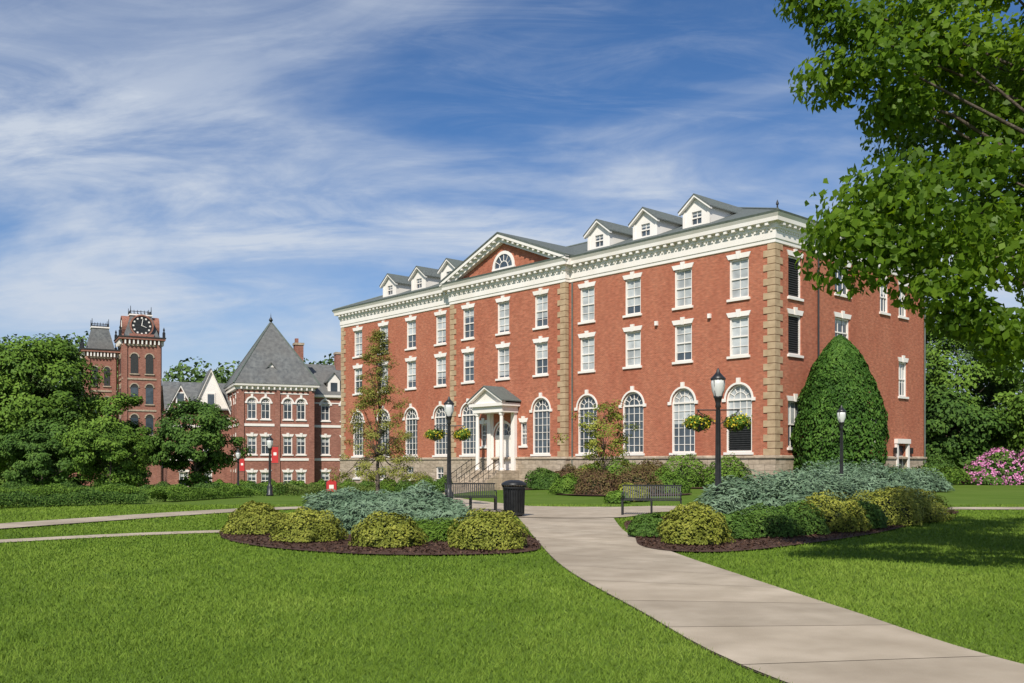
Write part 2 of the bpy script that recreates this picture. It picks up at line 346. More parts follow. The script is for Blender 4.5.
def dormer(x):
    y0=1.2; w=1.15; ze=19.3; za=20.15; zb=17.7
    def yr(z): return (z-zE)/sl-E
    W=Wall(dorm,(x,y0),(1,0),(0,-1))
    W.wall(-w,w,zb,ze,[(0,1.05,18.1,ze-.1,False)],WH,depth=.15)
    dorm.poly([(x-w,y0,ze),(x+w,y0,ze),(x,y0,za)],WH)
    W.window(dorm,0,1.05,18.1,ze-.1,False,.3,1,1,head=False,depth=.12,sill=False)
    for sx in (-1,1):
        dorm.poly([(x+sx*w,y0,zb),(x+sx*w,yr(zb)+1,zb),(x+sx*w,yr(ze)+.3,ze),(x+sx*w,y0,ze)],WH)
        xe=x+sx*(w+.2); ze2=ze-.15
        slab(xe,ze2,x,za+.05,y0-.3,y0-.05,.16,WH,dorm)
        slab(xe+sx*.04,ze2+.07,x,za+.13,y0-.34,yr(za)+.3,.075,SL,dorm)
    for sx in (-1,1): dorm.box(x+sx*(w-.1)-.1,x+sx*(w-.1)+.1,y0-.07,y0-.002,zb,ze-.1,WH)
for x in (-7.0,-11.6,-16.2,-34.8,-39.4,-44.2): dormer(x)
por=MB(); px=cx; yf=-2.05
por.box(px-2.1,px+2.1,yf-.4,-PJ-n-.01,-2.5,1.0,ST)
for sx in (-1,1):
    por.lathe((px+sx*1.5,yf+.05,1.0),[(.24,0),(.24,.12),(.17,.2),(.17,2.2),(.14,4.4),(.21,4.5),(.23,4.7)],14,WH)
    por.box(px+sx*1.5-.22,px+sx*1.5+.22,-PJ-.3,-PJ-.01,1.0,5.7,WH)
por.box(px-1.85,px+1.85,yf-.2,-PJ-.01,5.7,6.2,WH); por.box(px-2.1,px+2.1,yf-.42,-PJ-.012,6.2,6.45,WH)
por.poly([(px-2.0,yf-.15,6.452),(px+2.0,yf-.15,6.452),(px,yf-.15,7.6)],WH)
por.box(px-1.27,px-1.152,-PJ-.16,-PJ-.01,1.0,5.69,WH); por.box(px+1.152,px+1.27,-PJ-.16,-PJ-.01,1.0,5.69,WH)
for sx in (-1,1):
    slab(px+sx*2.15,6.6,px,7.8,yf-.5,yf-.1,.16,WH,por)
    slab(px+sx*2.25,6.65,px,7.9,yf-.56,-PJ-.01,.08,SL,por)
    W=Wall(por,(px+sx*.575,-PJ),(1,0),(0,-1))
    W.box(-.56,.56,1.02,3.6,-.2,-.14,WH)
    for z0,z1 in ((1.2,1.9),(2.05,3.4)): W.box(-.38,.38,z0,z1,-.139,-.105,WH)
    W.box(-.05,.05,1.9,2.15,-.1,-.06,IR)
W=Wall(por,(px,-PJ),(1,0),(0,-1))
W.box(-1.15,1.15,3.602,3.8,-.2,-.1,WH)
W.window(por,0,2.3,3.72,5.0,True,0,0,0,sill=False)
z=.81; y=yf-.4
for i in range(8):
    por.box(px-1.8,px+1.8,y-.34,y,-2.5,z,ST); y-=.34; z-=.19
for sx in (-1.7,0,1.7):
    por.tube([(px+sx,yf-.4,1.95),(px+sx,yf-3.0,.5),(px+sx,yf-3.3,.35)],[.03]*3,6,IR)
    por.tube([(px+sx,yf-.4,1.5),(px+sx,yf-3.0,.05)],[.02]*2,5,IR)
    for t in np.linspace(0,1,6): por.tube([(px+sx,yf-.4-2.7*t,.9-1.5*t),(px+sx,yf-.4-2.7*t,1.94-1.5*t)],[.022]*2,5,IR)
for x in (PR+.35,PL-.35): trim.tube([(x,-.12,15.5),(x,-.12,.5)],[.06,.06],6,CU)
trim.tube([(.12,20.6,15.5),(.12,20.6,.5)],[.06,.06],6,CU); trim.tube([(.12,5.0,15.5),(.12,5.0,.5)],[.06,.06],6,IR)
for i in (0,1): trim.box(bx[i]-BAY/2-.1,bx[i]-BAY/2+.1,-.2,-.01,11.3,11.6,WH)
walls.obj('walls',HM,hall); win.obj('windows',HM,hall); trim.obj('cornice_and_quoins',HM,hall); roof.obj('roof',HM,hall); dorm.obj('dormers',HM,hall); por.obj('entrance_portico',HM,hall)

# ------------------------------------------------------------ VICTORIAN HALL
vh=empty('victorian_brick_hall',(-34.6,120,0),R(23))
w=MB(); wn=MB(); S=9.6
F=Wall(w,(0,0),(1,0),(0,-1)); G=Wall(w,(0,0),(0,1),(-1,0))
def vrow(W,us,u0,u1,top,rows=(7.2,2.7,-1.7),m=BR):
    ops=[]
    for u in us:
        ops+=[(u,1.15,rows[0],rows[0]+2.7,True)] if rows[0]+3<top else []
        ops+=[(u,1.15,rows[1],rows[1]+2.3,False),(u,1.15,rows[2],rows[2]+2.1,False)]
    W.wall(u0,u1,-4,top,ops,BR,depth=.3)
    for o in ops: W.window(wn,o[0],o[1],o[2],o[3],o[4],.3,1,1,depth=.2,ring=.2,bar=.06)
    for z in (6.3,1.9,-2.4): W.box(u0,u1,z,z+.32,-.05,.09,WH)
    W.box(u0,u1,top-1.15,top-1.0,-.05,.07,WH)
vrow(F,(1.7,3.4,6.2,7.9),0,S,11.6); vrow(G,(1.8,4.8,7.8),0,S,11.6)
for Wq in (F,G):
    for u in (0.02,S/2-.3,S-.72): Wq.box(u,u+.7,-4,10.9,.002,.16,BR)
w.box(.01,S-.01,.01,S,11.4,11.62,BR)
sq=[(0,S),(0,0),(S,0),(S,S)]
sweep(w,sq,[(0,10.9),(.12,10.95),(.12,11.25),(.55,11.4),(.6,11.7)],WH)
for i in range(14):
    u=(i+.5)*S/14; F.box(u-.1,u+.1,10.98,11.35,.1,.45,WH); G.box(u-.1,u+.1,10.98,11.35,.1,.45,WH)
rf=MB(); e=.65
c=(S/2,S/2)
def ring(off,z): return [(-off,-off,z),(S+off,-off,z),(S+off,S+off,z),(-off,S+off,z)]
r0,r1,r2=ring(e,11.7),ring(-.8,14.1),ring(-S/2+.12,20.2)
for a,b in ((r0,r1),(r1,r2)):
    for i in range(4): rf.poly([a[i],a[(i+1)%4],b[(i+1)%4],b[i]],SL)
for i in range(4): rf.tube([r0[i],r1[i],r2[i]],[.12,.12,.1],5,CU)
rf.lathe((c[0],c[1],19.8),[(.25,0),(.12,.5),(.28,.8),(.05,1.2),(.0,1.8)],8,IR)
rf.box(S-2.0,S-.9,2.6,3.9,12,17.2,BR); rf.box(S-2.1,S-.8,2.5,4.0,17.2,17.5,ST); rf.box(S-1.9,S-1.5,2.9,3.5,17.5,18.1,BR)
rf.box(3.6,4.8,.7,3.2,12.4,13.7,WH); rf.box(3.85,4.55,.66,.7,12.6,13.5,GL)
for sx in (-1,1): slab(4.2+sx*.9,13.5,4.2,14.6,.5,4.2,.15,SL,rf)
rf.poly([(3.6,.7,13.7),(4.8,.7,13.7),(4.2,.7,14.5)],WH)
F2=Wall(w,(S,1.6),(1,0),(0,-1)); vrow(F2,(1.8,4.4,7.0,9.6,12.2),0,14,10.6)
w.poly([(S+14,1.6,-4),(S+14,13,-4),(S+14,13,10.6),(S+14,1.6,10.6)],BR)
sweep(w,[(S,1.6),(S+14,1.6),(S+14,13)],[(0,10.2),(.35,10.3),(.4,10.6)],WH)
rf.poly([(S-.2,1.2,10.6),(S+14.4,1.2,10.6),(S+12,7,15.2),(S-.2,7,15.2)],SL); rf.poly([(S-.2,13,10.6),(S+14.4,13,10.6),(S+12,7,15.2),(S-.2,7,15.2)],SL); rf.poly([(S+14.4,1.2,10.6),(S+14.4,13,10.6),(S+12,7,15.2)],SL)
for xx in (S+3,S+8.5):
    rf.box(xx-.8,xx+.8,1.9,4.5,10.8,12.6,WH); rf.box(xx-.45,xx+.45,1.86,1.9,11.1,12.3,GL); rf.poly([(xx-.8,1.9,12.6),(xx+.8,1.9,12.6),(xx,1.9,13.6)],WH)
    for sx in (-1,1): slab(xx+sx*1.1,12.4,xx,13.75,1.7,5.6,.14,SL,rf)
rf.box(S+4.2,S+5.2,6,7.2,13,16.6,BR); rf.box(S+4.1,S+5.3,5.9,7.3,16.6,16.9,ST)
F3=Wall(w,(-8,7.5),(1,0),(0,-1)); vrow(F3,(2,5),0,8,8.6)
w.poly([(-8,7.5,-4),(-8,17,-4),(-8,17,8.6),(-8,7.5,8.6)],BR)
rf.poly([(-8.4,7,8.6),(0,7,8.6),(0,12.2,12.6),(-8.4,12.2,12.6)],SL); rf.poly([(-8.4,17,8.6),(0,17,8.6),(0,12.2,12.6),(-8.4,12.2,12.6)],SL); w.poly([(-8,7.5,8.6),(-8,17,8.6),(-8,12.2,12.5)],BR)
for xx,hw,ap,mt in ((-2.6,2.2,14.0,WH),(-6.4,1.5,11.8,BR)):
    rf.poly([(xx-hw,7.3,8.7),(xx+hw,7.3,8.7),(xx,7.3,ap-.2)],mt)
    rf.box(xx-.42,xx+.42,7.2,7.24,9.3,10.7,GL); rf.box(xx-.58,xx+.58,7.22,7.28,9.1,10.9,WH)
    for sx in (-1,1):
        slab(xx+sx*(hw+.3),8.3,xx,ap,7.0,7.5,.3,WH,rf); slab(xx+sx*(hw+.35),8.35,xx,ap+.15,6.95,12,.14,SL,rf)
w.obj('walls',HM2,vh); wn.obj('windows',HM2,vh); rf.obj('roof',HM2,vh)

# ------------------------------------------------------------ CLOCK TOWER BUILDING
ct=empty('clock_tower_building',(-67.4,172,0),R(28))
t=MB()
def tower(ox,oy,s,zc,clock,zr):
    h=s/2
    t.box(ox-h,ox+h,oy-h,oy+h,-4,zc,BR)
    for (Dv,Nv) in (((1,0),(0,-1)),((0,1),(-1,0)),((1,0),(0,1)),((0,1),(1,0))):
        W=Wall(t,(ox+Nv[0]*h,oy+Nv[1]*h),Dv,Nv)
        for z in (zc-6.2,zc-11.6,zc-17):
            for u in (-s*.2,s*.2):
                ww=s*.2
                W.box(u-ww/2-.2,u+ww/2+.2,z-.1,z+.1,0.01,.2,ST)
                W.box(u-ww/2,u+ww/2,z+.1,z+3.0,.01,.06,DK if z>zc-7 else GL)
                t.poly([W.p(u-ww/2*math.cos(math.pi*k/8),z+3.0+ww/2*math.sin(math.pi*k/8),.07) for k in range(9)],DK)
                for k in range(8):
                    a0,a1=math.pi*k/8,math.pi*(k+1)/8; ra,rb=ww/2+.02,ww/2+.22
                    q=lambda rr,a,nn: W.p(u-rr*math.cos(a),z+3+rr*math.sin(a),nn)
                    t.hexa([q(ra,a0,.0),q(rb,a0,.0),q(rb,a1,.0),q(ra,a1,.0),q(ra,a0,.16),q(rb,a0,.16),q(rb,a1,.16),q(ra,a1,.16)],ST)
        for z in (zc-1.2,zc-7.2,zc-12.8): W.box(-h-.12,h+.12,z,z+.3,.0,.14,ST)
        for u in (-h+.35,h-.35): W.box(u-.35,u+.35,-4,zc-.9,.02,.2,BR)
        for k in range(9):
            u=-h+(k+.5)*s/9; W.box(u-.12,u+.12,zc-.9,zc-.1,.1,.6,WH)
    t.box(ox-h-.75,ox+h+.75,oy-h-.75,oy+h+.75,zc-.1,zc+.25,BR)
    t.box(ox-h-.85,ox+h+.85,oy-h-.85,oy+h+.85,zc+.25,zc+.45,DK)
    a=[(ox-h*.95,oy-h*.95),(ox+h*.95,oy-h*.95),(ox+h*.95,oy+h*.95),(ox-h*.95,oy+h*.95)]; b=[(ox-h*.55,oy-h*.55),(ox+h*.55,oy-h*.55),(ox+h*.55,oy+h*.55),(ox-h*.55,oy+h*.55)]
    for i in range(4):
        j=(i+1)%4; t.poly([(*a[i],zc+.45),(*a[j],zc+.45),(*b[j],zr),(*b[i],zr)],SL)
    t.box(ox-h*.62,ox+h*.62,oy-h*.62,oy+h*.62,zr,zr+.25,WH)
    for i in range(4):
        j=(i+1)%4
        for k in range(6):
            f=k/6; x=b[i][0]*(1-f)+b[j][0]*f; y=b[i][1]*(1-f)+b[j][1]*f
            t.tube([(x,y,zr+.2),(x,y,zr+(1.7 if k==0 else 1.0))],[.09,.04],4,IR)
        t.tube([(*b[i],zr+.75),(*b[j],zr+.75)],[.06,.06],4,IR)
    for i in range(4):
        t.lathe((ox+(-1,1,1,-1)[i]*(h+.5),oy+(-1,-1,1,1)[i]*(h+.5),zc+.45),[(.25,0),(.25,.9),(.1,1.1),(.18,1.4),(0,1.9)],6,IR)
    if clock:
        cz=zc+2.45; rr=1.75
        for (Dv,Nv) in (((1,0),(0,-1)),((0,1),(-1,0)),((0,1),(1,0))):
            W=Wall(t,(ox+Nv[0]*h*.9,oy+Nv[1]*h*.9),Dv,Nv)
            for k in range(20):
                a0,a1=2*math.pi*k/20,2*math.pi*(k+1)/20
                q=lambda r_,a,nn: W.p(r_*math.cos(a),cz+r_*math.sin(a),nn)
                t.hexa([q(rr,a0,-1.2),q(rr+.25,a0,-1.2),q(rr+.25,a1,-1.2),q(rr,a1,-1.2),q(rr,a0,.3),q(rr+.25,a0,.3),q(rr+.25,a1,.3),q(rr,a1,.3)],BR)
            t.poly([W.p(rr*math.cos(2*math.pi*k/20),cz+rr*math.sin(2*math.pi*k/20),.12) for k in range(20)],10)
            for k in range(12):
                a=2*math.pi*k/12; W.box(rr*.8*math.cos(a)-.14,rr*.8*math.cos(a)+.14,cz+rr*.8*math.sin(a)-.14,cz+rr*.8*math.sin(a)+.14,.125,.16,WH)
            t.tube([W.p(0,cz,.2),W.p(.2,cz+1.2,.2)],[.09,.05],4,WH); t.tube([W.p(0,cz,.22),W.p(.8,cz-.3,.22)],[.09,.06],4,WH)
            W.box(-rr-.3,rr+.3,zc+.45,zc+1.0,-1,.28,BR)
tower(0,0,6.3,23.6,True,28.0)
tower(-6.3,4.6,5.0,21.6,False,26.0)
t.box(-12,15,5,20,-4,11.5,BR)
t.poly([(-12.5,4.5,11.5),(15.5,4.5,11.5),(12,12,15),(-9,12,15)],SL); t.poly([(15.5,4.5,11.5),(15.5,20.5,11.5),(12,12,15)],SL); t.poly([(-12.5,4.5,11.5),(-12.5,20.5,11.5),(-9,12,15)],SL)
t.box(-12.3,15.3,4.7,5.0,10.7,11.4,WH)
W=Wall(t,(0,5),(1,0),(0,-1))
for u in (5,7.5,10,12.5,-10):
    for z in (1,7): W.box(u-.6,u+.6,z,z+2.4,.01,.06,GL); W.box(u-.75,u+.75,z+2.4,z+2.75,.01,.15,WH); W.box(u-.75,u+.75,z-.25,z,.01,.15,WH)
for u in (7.5,):
    t.box(u-1.2,u+1.2,5.2,9,11.7,13.4,WH); t.box(u-.6,u+.6,5.12,5.2,12,13.3,GL)
    for sx in (-1,1): slab(u+sx*1.6,13.1,u,14.6,5,10,.2,SL,t)
    t.poly([(u-1.2,5.2,13.4),(u+1.2,5.2,13.4),(u,5.2,14.4)],WH)
t.obj('towers_and_walls',HM2,ct)

# ------------------------------------------------------------ GROUND
def inside(poly,x,y):
    poly=np.array(poly); c=np.zeros(x.shape,bool); n=len(poly)
    for i in range(n):
        x0,y0=poly[i]; x1,y1=poly[(i+1)%n]
        if y0==y1: continue
        k=((y0>y)!=(y1>y))&(x<(x1-x0)*(y-y0)/(y1-y0)+x0); c^=k
    return c
def smooth(pts,closed=True,k=6):
    P=[Vector(p) for p in pts]; n=len(P); out=[]
    rngi=range(n) if closed else range(n-1)
    for i in rngi:
        if closed: a,b,c,d=P[(i-1)%n],P[i],P[(i+1)%n],P[(i+2)%n]
        else: a,b,c,d=P[max(i-1,0)],P[i],P[i+1],P[min(i+2,n-1)]
        for j in range(k):
            t_=j/k; out.append(.5*((2*b)+(c-a)*t_+(2*a-5*b+4*c-d)*t_**2+(3*b-a-3*c+d)*t_**3))
    if not closed: out.append(P[-1])
    return [tuple(p) for p in out]
xs=np.unique(np.concatenate([np.linspace(-900,-120,14),np.linspace(-120,120,61),np.linspace(120,900,14)]))
ys=np.unique(np.concatenate([np.linspace(-80,44,10),np.linspace(44,200,60),np.linspace(200,420,24),np.linspace(420,2500,12)]))
gx,gy=np.meshgrid(xs,ys); g_z=gz(gx,gy)
nx,ny=len(xs),len(ys)
vs=np.stack([gx,gy,g_z],-1).reshape(-1,3).tolist()
fs=[(j*nx+i,j*nx+i+1,(j+1)*nx+i+1,(j+1)*nx+i) for j in range(ny-1) for i in range(nx-1)]
M_ground=noise_mat('lawn_soil',(.075,.130,.018),(.11,.175,.028),.55,.95,.6,c3=(.135,.19,.04),scale2=.09,bscale=40,spec=.03)
me=bpy.data.meshes.new('ground'); me.from_pydata(vs,[],fs); me.materials.append(M_ground); me.polygons.foreach_set('use_smooth',[True]*len(fs)); me.update()
o=bpy.data.objects.new('ground',me); COL.objects.link(o)

rs=np.random.default_rng(77)
def path_strip(name,le,re,z,slab_len=1.6,k=8,mats=True):
    le=smooth(le,False,k); re=smooth(re,False,k)
    b=MB()
    for i in range(len(le)-1):
        q=[le[i],re[i],re[i+1],le[i+1]]
        b.poly([(p[0],p[1],float(gz(*p))+z) for p in q],1)
    L=np.array(le);Rr=np.array(re); C=(L+Rr)/2; s_=np.concatenate([[0],np.cumsum(np.hypot(*np.diff(C,axis=0).T))])
    nS=max(1,int(s_[-1]/slab_len))
    for i in range(nS):
        a0=s_[-1]*i/nS+.008; a1=s_[-1]*(i+1)/nS-.008; m_=3; mi=int(rs.choice([0,2,3]))
        for j in range(m_):
            ta,tb=a0+(a1-a0)*j/m_,a0+(a1-a0)*(j+1)/m_
            pp=[]
            for tt,side in ((ta,0),(ta,1),(tb,1),(tb,0)):
                arr=L if side==0 else Rr
                x=float(np.interp(tt,s_,arr[:,0])); y=float(np.interp(tt,s_,arr[:,1])); pp.append((x,y,float(gz(x,y))+z+.012))
            b.poly(pp,mi)
    b.obj(name,[M_conc,M_joint,M_concs[1],M_concs[2]])
    return list(le)+list(re)[::-1]
def center_strip(name,c,wd,z):
    P=np.array(c,float); d=np.gradient(P,axis=0); d/=np.hypot(d[:,0],d[:,1])[:,None]; nn=np.stack([-d[:,1],d[:,0]],1)
    return path_strip(name,[tuple(p) for p in P+nn*wd/2],[tuple(p) for p in P-nn*wd/2],z)
le=[(5.5,-2),(3.7,3.2),(1.95,6.9),(1.35,10.3),(.78,14.5),(.5,19.7),(.3,24.5),(.15,28.5)]
re=[(7.8,-.6),(5.6,4),(4.05,7.3),(3.62,10.2),(3.25,13.2),(2.86,16.8),(2.6,21.5),(3.0,28.5)]
polys=[path_strip('walkway',le,re,.012)]
polys.append(center_strip('walkway',[(1.2,28.3),(.6,32),(-1.2,36),(-3.4,42),(-4.6,50),(-4.6,60),(-4.3,69),(-4.0,74.2)],2.4,.016))
polys.append(center_strip('walkway',[(2.0,29.3),(5,33.8),(11,33.2),(18,33.0),(28,33.5),(45,35)],1.7,.020))
polys.append(center_strip('walkway',[(.2,32),(-3.5,35.2),(-7,33.6),(-9.4,31.2),(-12.6,24),(-16,15),(-20,4)],1.7,.024))
polys.append(center_strip('walkway',[(-6.0,22.4),(-8.2,21.2),(-10.5,19.1),(-14,15)],.8,.008))
plaza=smooth([(.2,27.5),(3.0,27.3),(4.6,30.2),(6.2,31.0),(6.2,33.5),(2,34),(-1.0,35.2),(-3.2,34.6),(-2.6,31.8),(-.4,30.3)])
b=MB(); b.poly([(x,y,.040) for x,y in plaza]); b.obj('plaza_pavement',[M_conc]); polys.append(plaza)
bedL=smooth([(-6.3,20.5),(-7.0,24.1),(-6.4,28.6),(-4.4,30.6),(-2.3,30.0),(-.5,27.6),(.05,25),(.35,21),(.55,18.2),(.25,16.8),(-1.05,16.25),(-2.8,16.5),(-4.8,18)])
bedR=smooth([(2.65,20.5),(2.45,18.2),(2.85,17.0),(3.9,16.9),(5.6,18.4),(8.4,21.6),(12,27),(14.5,31.2),(11,31.8),(7,31.0),(5.6,29),(3.3,26),(2.75,23)])
C0=np.array([16.61,60]);Aa=np.array([-.668,.744]);Bb=np.array([.744,.668])
def hp(s,v): return tuple(C0+Aa*s+Bb*v)
bedF=smooth([hp(-1,-.3),hp(-1.5,-4),hp(5,-5),hp(12,-6),hp(18,-6.5),hp(21,-4),hp(21.5,-.9),hp(10,-.3)])
bedS=smooth([(3,46),(2.2,50),(4,52.5),(8,51),(9,47.5),(6,45)])
bedF2=smooth([hp(29,-.9),hp(29.5,-3),hp(38,-3.5),hp(50,-3.5),hp(50.5,-.2),hp(35,-.2)])
beds=[bedL,bedR,bedF,bedS]
def scatter(poly,n,rng):
    P=np.array(poly); a=P.min(0);c=P.max(0); x=rng.uniform(a[0],c[0],n*2); y=rng.uniform(a[1],c[1],n*2); k=inside(poly,x,y); return x[k][:n],y[k][:n]

# ------------------------------------------------------------ foliage engine
def unit(a): return a/np.maximum(np.linalg.norm(a,axis=1),1e-9)[:,None]
def pnoise(P): return np.array([mnoise.noise(Vector(p)) for p in P.tolist()])
def leaves(name,P,N,T,L,W,rnd,mat,parent=None,fold=.25,rng=None,tri=False):
    n=len(P); T=T-N*(T*N).sum(1)[:,None]; T=unit(T); Sd=np.cross(N,T)
    L=np.broadcast_to(L,(n,))[:,None]; W=np.broadcast_to(W,(n,))[:,None]
    if tri:
        V=np.stack([P-Sd*W/2,P+Sd*W/2,P+T*L],1); k=3
    else:
        V=np.stack([P-T*L/2,P+Sd*W/2+N*W*fold-T*L*.06,P+T*L/2,P-Sd*W/2+N*W*fold-T*L*.06],1); k=4
    me=bpy.data.meshes.new(name); me.vertices.add(n*k); me.vertices.foreach_set('co',V.astype(np.float32).ravel())
    me.loops.add(n*k); me.loops.foreach_set('vertex_index',np.arange(n*k,dtype=np.int32))
    me.polygons.add(n); me.polygons.foreach_set('loop_start',np.arange(0,n*k,k,dtype=np.int32))
    me.update(calc_edges=True)
    at=me.attributes.new('rnd','FLOAT','POINT'); at.data.foreach_set('value',np.repeat(np.clip(rnd,0,1),k).astype(np.float32))
    me.materials.append(mat); o=bpy.data.objects.new(name,me); COL.objects.link(o)
    if parent: o.parent=parent
    return o
def rnd_dir(rng,n): return unit(rng.normal(size=(n,3)))
L_green=leaf_mat('leaf_green',[(.05,.10,.014),(.09,.165,.02),(.15,.24,.032)])
L_near=leaf_mat('leaf_bright',[(.06,.12,.010),(.12,.215,.016),(.20,.31,.03)],.5,.45,.18)
L_dark=leaf_mat('leaf_dark',[(.032,.072,.014),(.06,.12,.02),(.105,.18,.03)])
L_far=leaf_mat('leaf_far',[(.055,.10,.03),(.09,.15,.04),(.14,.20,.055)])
L_olive=leaf_mat('leaf_olive',[(.13,.14,.025),(.20,.205,.04),(.28,.27,.06)])
L_yel=leaf_mat('leaf_yellowgreen',[(.10,.12,.016),(.18,.20,.03),(.30,.30,.05)])
L_jun=leaf_mat('juniper',[(.06,.105,.06),(.115,.18,.105),(.19,.27,.17)])
L_red=leaf_mat('barberry',[(.055,.04,.022),(.12,.065,.035),(.15,.14,.04)])
L_thuja=leaf_mat('evergreen',[(.025,.065,.010),(.05,.115,.016),(.095,.18,.028)])
L_grass=leaf_mat('grass_blades',[(.07,.125,.012),(.125,.20,.022),(.21,.285,.045)],0,.6,.08)
L_pink=leaf_mat('pink_flower',[(.45,.12,.28),(.6,.22,.42),(.7,.35,.52)])
L_ylw=leaf_mat('yellow_flower',[(.5,.33,.02),(.65,.5,.03),(.7,.6,.1)])
L_mulch=leaf_mat('mulch_chips',[(.04,.02,.013),(.085,.045,.03),(.14,.085,.06)],0,.9)
L_bloom=leaf_mat('white_tips',[(.09,.14,.03),(.14,.2,.04),(.2,.25,.07)])

for nm,bd,nc in (('mulch_bed',bedL,14000),('mulch_bed',bedR,15000),('mulch_bed',bedF,0),('mulch_bed',bedS,0),('mulch_bed',bedF2,0)):
    rg=np.random.default_rng(len(bd)+nc)
    b=MB(); P=np.array(bd); c=P.mean(0)
    zz=lambda x,y: float(gz(x,y))
    if nc:
        b.poly([(x,y,.034) for x,y in bd])
    else:
        for i in range(len(bd)):
            p,q=P[i],P[(i+1)%len(bd)]
            for k in range(6):
                f0,f1=k/6,(k+1)/6
                pts=[p*(1-f0)+c*f0,q*(1-f0)+c*f0,q*(1-f1)+c*f1,p*(1-f1)+c*f1]
                b.poly([(u[0],u[1],zz(*u)+.06) for u in pts])
    ob=b.obj(nm,[M_mulch])
    if nc:
        x,y=scatter(bd,nc,rg); n_=len(x)
        Nn=unit(rg.normal(size=(n_,3))*.35+np.array([0,0,1.]))
        leaves('chips',np.stack([x,y,np.full(n_,.045)+rg.uniform(0,.02,n_)],1),Nn,rnd_dir(rg,n_),rg.uniform(.04,.11,n_),rg.uniform(.02,.04,n_),rg.uniform(0,1,n_),L_mulch,ob)

# grass
rg=np.random.default_rng(11)
n_=480000
Y=5.2*np.exp(rg.uniform(0,1,n_)*math.log(36/5.2)); X=rg.uniform(-1,1,n_)*(Y*.62+1.0)
jx=X+rg.normal(0,.02,n_); jy=Y+rg.normal(0,.02,n_)
keep=np.ones(n_,bool)
for p in polys+beds: keep&=~inside(p,jx,jy)
X=X[keep];Y=Y[keep];n_=len(X)
# tone field from gradient noise sampled on a grid
gxx=np.linspace(-26,26,261); gyy=np.linspace(4,38,171)
G_=np.zeros((171,261))
for j,yy in enumerate(gyy):
    for i,xx in enumerate(gxx):
        G_[j,i]=.9*mnoise.noise(Vector((xx*.28,yy*.22,3)))+.6*mnoise.noise(Vector((xx*.9,yy*.7,7)))+.5*mnoise.noise(Vector((xx*2.6,yy*2.2,1)))
fi=np.clip((X+26)/.2,0,259.9); fj=np.clip((Y-4)/.2,0,169.9); i0=fi.astype(int); j0=fj.astype(int); a_=fi-i0; b_=fj-j0
patch=.5+.75*(G_[j0,i0]*(1-a_)*(1-b_)+G_[j0,i0+1]*a_*(1-b_)+G_[j0+1,i0]*(1-a_)*b_+G_[j0+1,i0+1]*a_*b_)
Tn=unit(np.stack([rg.normal(0,.75,n_),rg.normal(0,.75,n_),np.ones(n_)],1)); Nn=rnd_dir(rg,n_)+np.array([0,-.3,1.3]); Nn=unit(Nn-Tn*(Nn*Tn).sum(1)[:,None])
gr=leaves('grass',np.stack([X,Y,np.zeros(n_)-.002],1),Nn,Tn,(rg.uniform(.02,.062,n_)+.0008*Y)*(.8+.4*np.clip(patch,0,1)),np.maximum(.0055,.0010*Y),.5*rg.uniform(0,1,n_)+.5*np.clip(patch,0,1),L_grass,tri=True)

def trunk_tubes(mb,base,pts_c,h,r,rng,nb=None,z0f=.25,sides=7):
    base=np.array(base); top=base+np.array([rng.normal(0,.03)*h,rng.normal(0,.03)*h,h])
    K=7; tp=[]
    for i in range(K):
        f=i/(K-1); p=base*(1-f)+top*f+np.array([rng.normal(0,.012)*h,rng.normal(0,.012)*h,0])*(f>0)*(f<1); tp.append(p)
    tp[0]=base-np.array([0,0,.2])
    mb.tube(tp,[r*1.35]+[r*(1-.9*i/(K-1)) for i in range(1,K)],sides)
    tpa=np.array(tp)
    for c in pts_c:
        zf=np.clip((c[2]-base[2])/h*rng.uniform(.45,.8),z0f,.92); idx=zf*(K-1); i0=int(idx); fr_=idx-i0
        s_=tpa[i0]*(1-fr_)+tpa[min(i0+1,K-1)]*fr_
        mid=(s_+c)/2+np.array([0,0,.06*h*rng.uniform(-.3,1)])
        rr=max(.012,r*.35*(1-zf))
        q1=s_*.5+mid*.5+rng.normal(0,.02,3)*h*.3; q2=mid*.5+np.array(c)*.5+rng.normal(0,.02,3)*h*.3
        mb.tube([s_,q1,mid,q2,c],[rr,rr*.8,rr*.6,rr*.4,rr*.18],5,cap=False)
